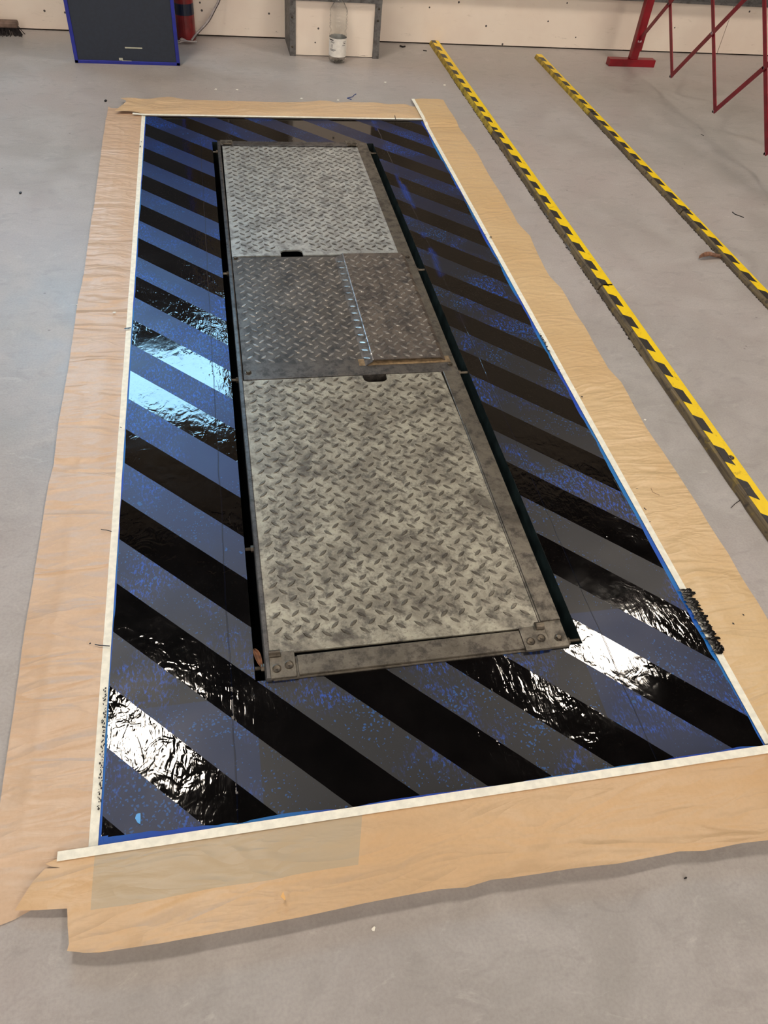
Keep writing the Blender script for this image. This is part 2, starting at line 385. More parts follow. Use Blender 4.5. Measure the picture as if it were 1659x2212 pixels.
struct('floor', bm, [M['floor'], M['pit'], M['pit_dark']], 'grey screed workshop floor with an open pit')
YW = 5.385; HC = 4.5
# back wall: lower cream boards, grey steel channel, beige cladding, high window
wx0, wx1, wz0, wz1 = WIN
bm = bmesh.new()
for (a, b, c, d) in ((FX0, wx0, .30, HC), (wx1, FX1, .30, HC), (wx0, wx1, .30, wz0), (wx0, wx1, wz1, HC)):
    box(bm, a, b, YW + .02, YW + .2, c, d)
struct('wall_back', bm, M['upper'], 'beige back wall above the cream boards')
bm = bmesh.new()
for a, b in ((FX0, -.056), (-.048, 3.456), (3.460, FX1)): box(bm, a, b, YW - .012, YW + .02, .008, .30)
struct('baseboard_back', bm, M['cream'], 'cream painted boards along the foot of the back wall')
bm = BX(FX0, FX1, YW - .006, YW + .02, 0, .3)
struct('trim_1', bm, M['seamgap'], 'dark joint under and between the cream boards')
bm = bmesh.new(); box(bm, 1.03, FX1, YW - .03, YW + .02, .30, .44); box(bm, 1.03, FX1, YW - .05, YW - .02, .296, .31); box(bm, 1.03, FX1, YW - .05, YW - .02, .43, .44)
struct('trim_2', bm, M['angle'], 'grey steel channel above the cream boards')
struct('wall_left', BX(FX0 - .1, FX0, FY0, YW + .2, 0, HC), M['side'])
struct('wall_right', BX(FX1, FX1 + .1, FY0, YW + .2, 0, HC), M['side'])
struct('wall_front', BX(FX0, FX1, FY0 - .1, FY0, 0, HC), M['side'])
struct('ceiling', BX(FX0, FX1, FY0, YW + .2, HC, HC + .1), M['ceil'])
bm = BX(wx0 + .03, wx1 - .03, YW + .1, YW + .11, wz0 + .03, wz1 - .03)
struct('window_1', bm, M['win'], 'high daylight window in the back wall')
bm = bmesh.new()
for (a, b, c, d) in ((wx0, wx0 + .04, wz0, wz1), (wx1 - .04, wx1, wz0, wz1), (wx0, wx1, wz0, wz0 + .04), (wx0, wx1, wz1 - .04, wz1)):
    box(bm, a, b, YW + .02, YW + .12, c, d)
struct('trim_3', bm, M['white'], 'white frame of the high window')
bm = BX(-4.0, 5.2, FY0 + .004, FY0 + .02, 1.2, 4.2)  # unseen glowing panel, added to brighten the back wall
struct('fill_panel', bm, M['fill_glow'], 'wide glowing fill panel added behind the camera')
# boxed pier with grey steel angles
bm = BX(.512, 1.012, 5.072, YW - .015, .004, HC - .01)
pier = struct('wall_pier', bm, M['cream'], 'cream boarded pier standing out from the back wall')
bm = bmesh.new()
for x0, x1 in ((.494, .528), (.990, 1.027)): box(bm, x0, x1, 5.058, 5.072, 0, .32)
box(bm, .4945, .500, 5.072, YW - .012, .0, .32); box(bm, 1.021, 1.0265, 5.072, YW - .03, .0, .32)
box(bm, .494, 1.027, 5.054, 5.074, .284, .34)
struct('trim_4', bm, M['angle'], 'grey steel angle frame around the pier')
bm = bmesh.new()
for x, z in ((.508, .20), (1.008, .20), (.508, .05), (1.01, .26)):
    lathe_pts = [(.006, 0), (.006, .004), (.002, .006)]
    b2 = bmesh.new(); lathe(b2, lathe_pts, 10); bmesh.ops.rotate(b2, verts=b2.verts, cent=(0, 0, 0), matrix=Matrix.Rotation(math.pi / 2, 3, 'X'))
    bmesh.ops.translate(b2, verts=b2.verts, vec=(x, 5.058, z)); tmp = bpy.data.meshes.new('t'); b2.to_mesh(tmp); b2.free(); bm.from_mesh(tmp); bpy.data.meshes.remove(tmp)
struct('trim_5', bm, M['bolt'], 'bolt heads in the pier angles')

# ceiling lamps
LN = ['square ceiling lamp over the left masking sheet', 'square ceiling lamp over the right side near the red barrier',
      'added square fill lamp behind the camera on the left', 'added square fill lamp behind the camera on the right']
for (x, y, a, b), lb in zip(LAMPS, LN):
    t = thing('ceiling_lamp', lb, 'lamp', (x, y, HC), 'ceiling lamps')
    bm = bmesh.new(); box(bm, -a / 2 - .03, a / 2 + .03, -b / 2 - .03, b / 2 + .03, -.10, -.02); box(bm, -.02, .02, -.02, .02, -.02, 0)
    link('housing', bm, M['white'], t)
    link('diffuser', BX(-a / 2, a / 2, -b / 2, b / 2, -.115, -.1001), M['lamp'], t)

# ------------------------------------------------------------------ painted border round the pit
bm = bmesh.new()
xs = [-.307, PX0, PX1, 1.086]; ys = [.583, PY0, PY1, 4.093]; Z1 = .0012
for zz in (0.0002, Z1):
    V = [[bm.verts.new((x, y, zz)) for x in xs] for y in ys]
    for j in range(3):
        for i in range(3):
            if not (i == 1 and j == 1): bm.faces.new((V[j][i], V[j][i + 1], V[j + 1][i + 1], V[j + 1][i]))
pb = link('striped_floor_border', bm, M['paint'])
tag(pb, 'freshly painted black and slate blue diagonal striped border around the steel lift', 'floor marking')

# ------------------------------------------------------------------ steel lift platform in the pit
ZT = .010
K = 1 - ZT / CAM_H
lift = thing('lift_platform', 'long steel lift platform with three tread plates lying in the striped border', 'lift platform', (0, 0, 0))
def lens(bm, cx, cy, ang, z, L=.0285, Wd=.0100, h=.0020, mi=1, zf=None):
    ca, sa = math.cos(ang), math.sin(ang)
    def pt(u, v, zz):
        x = cx + u * ca - v * sa; y = cy + u * sa + v * ca
        return bm.verts.new((x, y, (zf(x, y) if zf else z) + zz))
    prof = [(-.5, 0), (-.34, .56), (-.12, .95), (.12, .95), (.34, .56), (.5, 0)]
    up = [pt(u * L, w * Wd / 2, -.0002) for u, w in prof]
    dn = [pt(u * L, -w * Wd / 2, -.0002) for u, w in prof[1:-1]]
    tu = [pt(u * L * .86, w * Wd * .32, h) for u, w in prof]
    td = [pt(u * L * .86, -w * Wd * .32, h) for u, w in prof[1:-1]]
    loopo = up + dn[::-1]; loopi = tu + td[::-1]; n = len(loopo)
    for i in range(n): bm.faces.new((loopo[i], loopo[(i + 1) % n], loopi[(i + 1) % n], loopi[i])).material_index = mi
    bm.faces.new(loopi[::-1]).material_index = mi
def tread(name, outline, z, th, mats, inside, zf=None, lab=None, L=.0285, base=True, px=.022, ph=(0.0, 0.0)):
    bm = bmesh.new()
    if base: prism(bm, outline, z - th, z)
    xs_ = [p[0] for p in outline]; ys_ = [p[1] for p in outline]
    x0, x1, y0, y1 = min(xs_), max(xs_), min(ys_), max(ys_)
    i = 0; x = x0 + ph[0] + .004
    while x < x1 + .004:
        y = y0 + ph[1] + (.022 if i % 2 else 0)
        while y < y1:
            if inside(x, y): lens(bm, x, y, math.radians(42 if i % 2 else -40) + random.uniform(-.03, .03), z, L * random.uniform(.94, 1.03), zf=zf, h=random.uniform(.0015, .0022))
            y += .044
        x += px; i += 1
    o = link(name, bm, mats, lift)
    if lab: o['label'] = lab
    return o
def notch(x0, x1, y, d, s, k=6):
    """points of a rounded hand slot cut from an edge at y, depth d in direction s"""
    r = min(d * .8, .02); P = []
    for i in range(k + 1):
        a = i / k * math.pi / 2; P.append((x0 + r - r * math.cos(a), y + s * (d - r + r * math.sin(a))))
    for i in range(k + 1):
        a = math.pi / 2 - i / k * math.pi / 2; P.append((x1 - r + r * math.cos(a), y + s * (d - r + r * math.sin(a))))
    return [(x0, y)] + P + [(x1, y)]
sc = lambda pts: [(p[0] * K, p[1] * K) for p in pts]
# far plate
n1 = notch(.228, .313, 2.737, .040, 1)
out = sc([(.043, 2.729), (.078, 2.737)] + n1 + [(.655, 2.737), (.69, 2.731), (.688, 3.752), (.048, 3.752)])
tread('tread_plate', out, ZT, .006, [M['far_base'], M['far_lens']],
      lambda x, y: .052 < x < .676 and 2.752 < y < 3.725 and not (.205 < x < .335 and y < 2.80), lab='pale far tread plate with a hand slot')
# near plate
n2 = notch(.419, .496, 1.966, .036, -1)
out = sc([(.040, .960), (.686, .954), (.686, 1.72), (.680, 1.966)] + n2[::-1] + [(.038, 1.966)])
tread('tread_plate', out, ZT, .006, [M['near_base'], M['near_lens']],
      lambda x, y: .050 < x < .678 and .975 < y < 1.948 and not (.398 < x < .512 and y > 1.905), lab='large near tread plate with dusty surface')
# middle plate, bent up along a ridge
ZM = ZT - .002
def zmid(x, y):
    return ZM
out = sc([(.043, 2.022), (.466, 2.022), (.466, 2.728), (.043, 2.728)])
tread('tread_plate', out, ZM, .006, [M['mid_base'], M['mid_lens']],
      lambda x, y: .052 < x < .425 and 2.04 < y < 2.715, lab='grimy dark middle tread plate')
ZR = ZT + .012
def zraise(x, y):
    if x < .428: return ZM
    if x < .462: return ZM + (ZR - ZM) * (x - .428) / .034
    if x < .690: return ZR
    return ZR - (ZR - ZT) * (x - .690) / .02
bm = bmesh.new()
prof = [(.430, ZM + .0004), (.436, ZM + .002), (.459, ZR - .001), (.464, ZR), (.690, ZR), (.706, ZT + .001)]
ya0, ya1 = 2.032 * K, 2.722 * K
rows = []
for yy0, dz in ((ya0, 0), (ya1, 0)):
    rows.append([bm.verts.new((x, yy0 - (.022 * (1 - i / 3) if i < 3 and yy0 == ya0 else 0), z)) for i, (x, z) in enumerate(prof)])
rl = [[bm.verts.new((v.co.x, v.co.y, v.co.z - .004)) for v in r] for r in rows]
for i in range(5):
    bm.faces.new((rows[0][i], rows[0][i + 1], rows[1][i + 1], rows[1][i]))
    bm.faces.new((rl[0][i + 1], rl[0][i], rl[1][i], rl[1][i + 1]))
    for q in (0, 1): bm.faces.new((rows[q][i], rl[q][i], rl[q][i + 1], rows[q][i + 1]))
for q in (0, 5): bm.faces.new((rows[0][q], rows[1][q], rl[1][q], rl[0][q]))
i = 0; x = .444
while x < .69:
    y = ya0 + .018 + (.022 if i % 2 else 0)
    while y < ya1 - .01:
        lens(bm, x, y, math.radians(42 if i % 2 else -40), 0, zf=zraise); y += .044
    x += .022; i += 1
o = link('raised_plate', bm, [M['mid_rough'], M['mid_lens']], lift); o['label'] = 'raised overlapping plate with a shiny bent edge'
bm = bmesh.new()
tube(bm, [(.461, ya0 + (ya1 - ya0) * k / 12, ZR - .0010) for k in range(13)], .0030, 10)  # pale tube puts the ridge's bright highlight into shape and colour
o = link('ridge_edge', bm, M['highlight_edge'], lift, smooth=True); o['label'] = 'painted highlight along the ridge of the bent plate'
# frame
bm = bmesh.new(); box(bm, .025, .0405, .888, 3.79, -.05, ZT + .001, bev=.004); link('side_rail', bm, M['rail_dark'], lift)
bm = bmesh.new(); box(bm, .6835, .738, .888, 3.79, -.05, ZT - .0015, bev=.002); box(bm, .6885, .7375, .962, 1.69, ZT - .002, ZT + .0015, bev=.0007)
link('side_rail', bm, M['frame'], lift)
bm = bmesh.new(); box(bm, .042, .683, .888, .9440, -.04, ZT - .004, bev=.002)
box(bm, .099, .626, .8925, .9430, ZT - .005, ZT + .001, bev=.0012); link('end_rail', bm, M['frame'], lift)
bm = bmesh.new(); box(bm, .042, .683, 3.742, 3.788, -.04, ZT, bev=.002); link('end_rail', bm, M['rail_dark'], lift)
bm = bmesh.new(); box(bm, .042, .715, 1.958, 2.010, -.02, ZT - .001, bev=.001); link('cross_rail', bm, M['mid_base'], lift)
o = link('rust_dirt', BX(.415, .722, 2.006, 2.040, ZT - .012, ZT - .0005), M['rustdirt'], lift); o['label'] = 'tan rust dust below the raised plate'
link('tray', BX(.04, .69, .94, 3.745, -.06, -.05), M['pit_dark'], lift)
for (x0, x1, y0, y1, kn) in ((.037, .094, .889, .955, (.037, .062, .940, .962)), (.627, .690, .885, .949, (.668, .688, .934, .960)),
                             (.040, .096, 3.745, 3.795, (.052, .09, 3.738, 3.752)), (.634, .690, 3.742, 3.802, (.640, .68, 3.738, 3.752))):
    bm = bmesh.new(); box(bm, x0, x1, y0, y1, ZT - .006, ZT + .0025, bev=.001)
    hg = link('hinge', bm, M['frame'], lift)
    bm = bmesh.new(); tube(bm, [(kn[0], (kn[2] + kn[3]) / 2, ZT + .003), (kn[1], (kn[2] + kn[3]) / 2, ZT + .003)], (kn[3] - kn[2]) / 2 * .8, 12)
    link('knuckle', bm, M['bolt'], hg, smooth=False)
    cx, cy = (x0 + x1) / 2, (y0 + y1) / 2
    for k in (-1, 1):
        bm = bmesh.new(); lathe(bm, [(.0105, 0), (.0105, .0012), (.0085, .0018), (.0075, .0006), (.003, .0003), (.0028, .0014), (.0005, .0014)], 20)
        link('screw', bm, M['bolt'], hg, (cx + k * .014, cy - .006 + k * .003, ZT + .0025))
for (x, y, z) in ((.0545, 2.705, ZM), (.0575, 1.995, ZT - .001), (.716, 1.993, ZT - .0015), (.716, 2.692, ZT - .0015), (.716, .912, ZT - .0015)):
    bm = bmesh.new(); lathe(bm, [(.0105, 0), (.0105, .0015), (.0075, .002), (.0072, .005), (.0055, .006)], 6 if x > .7 else 18)
    link('bolt', bm, M['bolt'], lift, (x, y, z))
for (x, y, d) in ((.026, 2.62, -1), (.026, 1.98, -1), (.026, 1.28, -1), (.026, .93, -1), (.026, 3.70, -1), (.738, 1.965, 1), (.738, .908, 1), (.738, 3.70, 1), (.738, 2.62, 1)):
    bm = bmesh.new(); xe = PX0 + .001 if d < 0 else PX1 - .001
    tube(bm, [(x, y, -.006), (xe, y, -.006)], .0045, 8)
    tube(bm, [(x + d * .001, y, -.006), (x + d * .008, y, -.006)], .009, 6)
    link('side_stop', bm, M['bolt'], lift)
# grime hanging in the narrow left gap
def leaf(name, pts, z, mat, label, curl=.006, w=.012, seg=10):
    """a curled dry leaf along the polyline pts"""
    P = [Vector(p) for p in pts]; bm = bmesh.new(); rows = []
    for i in range(seg + 1):
        t = i / seg; f = t * (len(P) - 1); k = min(int(f), len(P) - 2); p = P[k].lerp(P[k + 1], f - k)
        d = (P[k + 1] - P[k]).normalized(); n = Vector((-d.y, d.x, 0)); ww = w * math.sin(math.pi * min(1, t * .92 + .04)) ** .8
        rows.append([bm.verts.new(p + n * ww * s + Vector((0, 0, z + curl * (s * s) + .004 * math.sin(t * 5)))) for s in (-1, -.5, 0, .5, 1)])
    for A, B in zip(rows, rows[1:]):
        for k in range(4): bm.faces.new((A[k], A[k + 1], B[k + 1], B[k]))
    o = link(name, bm, mat, smooth=True); mod = o.modifiers.new('s', 'SOLIDIFY'); mod.thickness = .0006
    return tag(o, label, 'leaf')
leaf('dry_leaf', [(.006, .975, 0), (.012, .955, 0), (.020, .925, 0)], .001, M['leaf2'], 'rust brown curled leaf stuck in the left gap beside the lift', w=.0075)
leaf('dry_leaf', [(1.955, 2.648, 0), (2.01, 2.665, 0), (2.075, 2.655, 0)], .004, M['leaf'], 'brown dry leaf lying against the outer yellow striped batten', w=.014, curl=.012)

# ------------------------------------------------------------------ masking sheets
def sheet(name, outline, zf, mat, label, step=.011):
    P = [(p.x, p.y) for p in outline]
    # resample outline
    Q = []
    for i, a in enumerate(P):
        b = P[(i + 1) % len(P)]; n = max(1, int(math.hypot(b[0] - a[0], b[1] - a[1]) / step))
        for k in range(n): Q.append((a[0] + (b[0] - a[0]) * k / n, a[1] + (b[1] - a[1]) * k / n))
    def inside(x, y):
        c = False; j = len(P) - 1
        for i in range(len(P)):
            if (P[i][1] > y) != (P[j][1] > y) and x < (P[j][0] - P[i][0]) * (y - P[i][1]) / (P[j][1] - P[i][1]) + P[i][0]: c = not c
            j = i
        return c
    x0 = min(p[0] for p in P); x1 = max(p[0] for p in P); y0 = min(p[1] for p in P); y1 = max(p[1] for p in P)
    pts = list(Q); y = y0 + step / 2; r = 0
    while y < y1:
        x = x0 + (step / 2 if r % 2 else 0)
        while x < x1:
            if inside(x, y) and min((x - q[0]) ** 2 + (y - q[1]) ** 2 for q in Q) > (step * .45) ** 2: pts.append((x, y))
            x += step
        y += step * .866; r += 1
    res = geometry.delaunay_2d_cdt([Vector(p) for p in pts], [(i, (i + 1) % len(Q)) for i in range(len(Q))], [], 1, 1e-5)
    bm = bmesh.new(); vs = [bm.verts.new((v.x, v.y, zf(v.x, v.y))) for v in res[0]]
    for f in res[2]:
        try: bm.faces.new([vs[i] for i in f])
        except ValueError: pass
    for v in [v for v in bm.verts if not v.link_faces]: bm.verts.remove(v)
    for f in bm.faces:
        if f.normal.z < 0: f.normal_flip()
    me = bpy.data.meshes.new(name); bm.normal_update(); bm.to_mesh(me); bm.free(); me.materials.append(mat)
    for p in me.polygons: p.use_smooth = True
    o = bpy.data.objects.new(name, me); COL.objects.link(o)
    return tag(o, label, 'masking sheet')
NZ = noise.noise
def wr(x, y, sx, sy, seed, amp):
    a = NZ(Vector((x * sx + seed, y * sy, seed * 1.7))); b = NZ(Vector((x * sx * 2.3, y * sy * 2.1 + seed, 3.1)))
    return amp * (1 - abs(a) * 2) * .6 + amp * b * .35 + amp * .5
def sm(t): t = max(0, min(1, t)); return t * t * (3 - 2 * t)
px = lambda L, z=0: [G(u, v, z) for u, v in L]
# left sheet
outL = px([(234, 231), (222, 310), (203, 455), (198, 478), (181, 605), (169, 655), (163, 700), (150, 790), (140, 850), (131, 900), (127.5, 916), (118, 1003), (106, 1049),
           (100, 1087), (76, 1239), (54, 1372), (37, 1500), (6, 1712), (-12, 1840), (-60, 2022), (0, 2000), (30, 1988), (66, 1968), (95, 1952), (130, 1945)])
outL += [Vector((-.315, .50, 0)), Vector((-.315, 4.10, 0))] + px([(305, 240), (270, 233), (258, 234.5), (240, 234.5)])
def zL(x, y):
    d = (-.31 - x) / .2; e = sm((d - .08) * 3.5)
    z = .002 + e * (wr(x, y, 5, 20, 1.3, .0042) * (1 if y > 1.6 else .55) + wr(x, y, 3, 6, 7.7, .003))
    cr = abs(x + .43 + .012 * math.sin(y * 3)); z += .0016 * max(0, 1 - cr / .012) * e
    if 2.55 < y < 2.62: z += .004 * sm(1 - abs(y - 2.585) / .03) * e
    q = sm((y - .56) / .05) * sm((4.085 - y) / .05)
    return .002 + (z - .002) * q
s1 = sheet('masking_sheet', outL, zL, M['paper_l'], 'long crinkled brown masking paper sheet left of the striped border')
# top sheet
outT = px([(248.6, 247.5), (259, 241), (273, 232), (274, 229), (261, 221.5), (285, 221.7), (325, 221.5), (362, 216.5), (398, 222.5), (488, 226), (576, 227.5), (650, 227),
           (705, 224.5), (727, 229.7), (757, 226.6), (820, 230), (880, 232), (905, 233.5)])
outT += [Vector((1.09, 4.105, 0)), Vector((-.30, 4.103, 0)), Vector((-.36, 4.118, 0))]
def zT(x, y):
    e = sm((y - 4.10) / .05)
    q = sm((1.075 - x) / .05)
    return .0065 + q * (.0015 + e * (wr(x, y, 7, 12, 4.4, .006) + .004) + (.006 * sm((-.30 - x) / .1)))
s2 = sheet('masking_sheet', outT, zT, M['paper_t'], 'short brown masking paper sheet across the far end of the striped border')
# right sheet
outR = px([(892, 219.5), (946.6, 220), (957, 222), (965, 238), (995, 284), (1028, 330), (1052, 375), (1086, 428), (1117, 484), (1144, 513), (1164, 560), (1186, 600), (1211, 627),
           (1261.5, 709), (1312, 799), (1341, 830), (1394, 927), (1457, 1018), (1488, 1068), (1510, 1104), (1545, 1162), (1571, 1200), (1599, 1250), (1659, 1347)])
outR += [Vector((1.37, .7, 0)), Vector((1.36, .46, 0)), Vector((1.11, .47, 0)), Vector((1.11, .59, 0)), Vector((1.094, .60, 0)), Vector((1.094, 4.10, 0))]
def zR(x, y):
    e = sm((x - 1.10) / .05)
    q = sm((y - .60) / .06)
    return .0025 + .010 * sm((y - 4.0) / .08) + q * (e * (max(0, wr(x, y, 6, 7, 9.1, .0045)) + .001) + .003 * sm((x - 1.26) / .08))
s3 = sheet('masking_sheet', outR, zR, M['paper_r'], 'long straw coloured masking paper sheet right of the striped border')
# bottom sheet, free edge lifted off the floor
def lift_b(y): return .002 + .020 * sm((.49 - y) / .16)
raw = [(97, 1866), (112, 1872), (130, 1875), (160, 1874), (97.6, 1876), (72, 1905), (32.5, 1968), (78, 1968), (146.5, 1965), (147, 2000), (150, 2040), (146, 2055.6), (181, 2059.6), (217, 2059), (350, 2040), (500, 2011.8), (645, 1984), (789, 1953), (952, 1922.4),
       (1006, 1919), (1060.6, 1902.5), (1100, 1899), (1235, 1878.5), (1332.5, 1868), (1467, 1840), (1521, 1839), (1599, 1823.6), (1659, 1817)]
outB = []
for u, v in raw:
    p = G(u, v)
    for _ in range(3): p = G(u, v, .008 + lift_b(p.y) * .9)
    outB.append(p)
outB += [Vector((1.46, .335, 0)), Vector((1.46, .572, 0)), Vector((-.37, .572, 0))]
def zB(x, y):
    e = sm((.56 - y) / .04)
    z = .008 + e * (.0015 + max(0, wr(x, y, 5, 7, 2.9, .003))) + lift_b(y) * (1 + .35 * NZ(Vector((x * 3.1, 0, 5))))
    cr = abs(y - .478 + .006 * x); z += .0022 * max(0, 1 - cr / .006)
    return z
s4 = sheet('masking_sheet', outB, zB, M['paper_b'], 'wide brown masking paper sheet across the near end with its free edge lifted')
for s in (s1, s2, s3, s4): s['group'] = 'masking paper sheets around the border'

# masking tape edges (child of each sheet)
def tape(parent, a, b, wdt, side, zf, wob=.0005, jag=None):
    """strip from a to b (xy) whose inner line is a-b and width goes to side"""
    a, b = Vector(a), Vector(b); L = (b - a).length; n = int(L / .02); t = (b - a) / L; s = Vector((-t.y, t.x)) * side
    bm = bmesh.new(); A = []; B = []
    for i in range(n + 1):
        p = a + t * L * i / n; w0 = wob * NZ(Vector((i * .2, side, a.x))); w1 = wob * 1.2 * NZ(Vector((i * .15, 9, a.y)))
        q0 = p - s * .0004 + s * w0; q1 = p + s * (wdt + w1)
        A.append(bm.verts.new((q0.x, q0.y, zf(q0.x, q0.y)))); B.append(bm.verts.new((q1.x, q1.y, zf(q1.x, q1.y))))
    Al = [bm.verts.new((v.co.x, v.co.y, v.co.z - .0007)) for v in A]
    for i in range(n):
        bm.faces.new((A[i], A[i + 1], B[i + 1], B[i])); bm.faces.new((Al[i], Al[i + 1], A[i + 1], A[i]))
    o = link('masking_tape', bm, M['tape'], parent, smooth=False); o['label'] = 'cream white tape edge'
    return o
tape(s1, (-.307, .54), (-.307, 4.115), .017, 1, lambda x, y: zL(-.312, y) + .0008)
tape(s2, (-.365, 4.089), (1.092, 4.093), .018, 1, lambda x, y: .0086 + (.006 * sm((-.30 - x) / .1)))
tape(s3, (1.086, 4.375), (1.086, .590), .0175, 1, lambda x, y: .0036 + .009 * sm((y - 4.0) / .08))
def ztb(x, y): return .0122
tape(s4, (-.375, .5825), (1.47, .5835), .0175, -1, ztb)
tape_far = None

# paint daubs on tape and paper
def daub(parent, spots, z, mat, name='paint_smear', lab=None):
    if name == 'paint_spot' and len(spots) > 1:
        for q in spots: daub(parent, [q], z, mat, name, lab)
        return
    bm = bmesh.new()
    for (u, v, a, b, ang) in spots:
        c = G(u, v, z); n = 18; ph = random.random() * 9; ring = []
        for k in range(n):
            th = k * 2 * math.pi / n; rr = 1 + .38 * NZ(Vector((math.cos(th) * 1.8 + ph, math.sin(th) * 1.8, ph))) + random.uniform(-.16, .16)
            x = a * rr * math.cos(th); y = b * rr * math.sin(th)
            ring.append(bm.verts.new((c.x + x * math.cos(ang) - y * math.sin(ang), c.y + x * math.sin(ang) + y * math.cos(ang), z)))
        top = bm.verts.new((c.x, c.y, z + .0003))
        for k in range(n): bm.faces.new((ring[k], ring[(k + 1) % n], top))
    o = link(name, bm, mat, parent)
    if lab: o['label'] = lab
    if len(spots) > 1: o['kind'] = 'stuff'
    return o
sp = []
for i in range(60):
    t = i / 59; u = 1481 + t * 78; v = 1272 + t * 138
    sp.append((u + random.uniform(-8, 3), v + random.uniform(-5, 5), random.uniform(.006, .016), random.uniform(.003, .008), random.uniform(-.2, .3)))
daub(s3, sp, .0062, M['black_gloss'], lab='glossy black brush smear')
sp = []
for i in range(46):
    t = (i / 45) ** 1.1; u = 1167 + t * 48; v = 722 + t * 92
    sp.append((u + random.uniform(-2, 2), v + random.uniform(-2, 2), random.uniform(.001, .0038 if t < .4 else .002), random.uniform(.001, .004 if t < .4 else .0015), random.uniform(-.6, .6)))
for i in range(40):
    t = i / 39; u = 1000 + t * 42; v = 425 + t * 82
    sp.append((u + random.uniform(-2, 1.5), v + random.uniform(-2, 2), random.uniform(.001, .003), random.uniform(.001, .004), 0))
for i in range(26):
    t = i / 25; sp.append((1326 + t * 30, 1035 + t * 52, random.uniform(.0008, .0025), random.uniform(.0008, .003), 0))
for i in range(14):
    t = i / 13; sp.append((893 + t * 10, 240 + t * 18, .002, .004, 0))
daub(s3, sp, .0050, M['mark'], lab='speckled black paint along the tape')
sp = [(1257, 857, .004, .003, 0), (1245, 860, .0015, .001, 0), (1060, 512, .006, .004, 0), (1048, 507, .003, .003, 0), (1376, 1055, .004, .001, .1), (1606, 1328, .002, .003, 0), (1584, 1347, .003, .003, 0), (1562, 1398, .002, .002, 0), (1404, 1127, .003, .001, 0)]
daub(s3, sp, .0085, M['mark'], name='paint_spot', lab='black paint drips on the paper')
sp = []
for i in range(90):
    t = i / 89; u = 228 - t * 14; v = 1486 + t * 260
    sp.append((u + random.uniform(-4, 3.5), v + random.uniform(-3, 3), random.uniform(.0006, .002), random.uniform(.0006, .003), random.uniform(-.4, .4)))
daub(s1, sp, .0062, M['mark'], lab='dry black brush scuffs on the tape')
sp = [(194.5, 1390, .0022, .002, 0), (276, 709, .010, .004, .2), (295, 711, .006, .003, .1), (303, 316, .003, .008, 0), (305, 306, .003, .004, 0)]
daub(s1, sp, .0075, M['mark'], name='paint_spot', lab='black paint drips on the paper')
def stroke(parent, pts, z, r, mat, name='mark_line', lab=None):
    bm = bmesh.new(); tube(bm, [G(u, v, z) for u, v in pts], r, 6)
    o = link(name, bm, mat, parent)
    if lab and parent is None: tag(o, lab, 'debris')
    return o
stroke(s1, [(205, 1392), (215, 1394), (237, 1395.5)], .0072, .0012, M['mark'])
stroke(s1, [(218, 1143.5), (230, 1145), (241, 1148)], .0075, .0010, M['mark'])
stroke(s1, [(259, 922.5), (263, 924)], .0075, .0008, M['mark'])
stroke(s2, [(852.5, 248.5), (855.5, 261)], .0125, .0015, M['mark'])
stroke(s3, [(1406, 1054), (1410, 1063), (1425, 1070)], .009, .0006, M['leaf'])
def hair(pts, lab, mat='mark', r=.0012, z=.0015): return stroke(None, pts, z, r, M[mat], 'debris_strand', lab)
hair([(55, 1411), (55, 1425), (46, 1433)], 'black bent strand at the outer edge of the left masking sheet', z=.004)
hair([(769, 203), (764, 206), (762, 209), (750, 212), (759, 215)], 'blue zigzag thread on the floor beyond the top masking sheet', 'bluethread', .0022)
hair([(1582, 458), (1588, 463), (1597, 466), (1607, 470)], 'dark bent strand on the floor right of the outer batten', r=.0022)
hair([(1391, 1097), (1382, 1091), (1376, 1100), (1392, 1080)][0:1] + [(1580, 1096), (1598, 1081)][0:0] + [(1396, 1101)], 'tiny dark crumb strand on the right sheet', z=.008)
hair([(1579, 1097), (1588, 1088), (1598, 1081)], 'thin dark strand beside the near end of the inner batten', r=.001)
hair([(1514, 290), (1520, 293)], 'tiny dark sliver on the floor right of the outer batten', r=.0015)
hair([(914, 109), (922, 110)], 'short dark sliver on the floor beside the start of the inner batten', r=.003)
hair([(864, 99), (870, 101), (875, 100)], 'dark leaf scrap on the floor by the wall right of the pier', r=.005, z=.004)

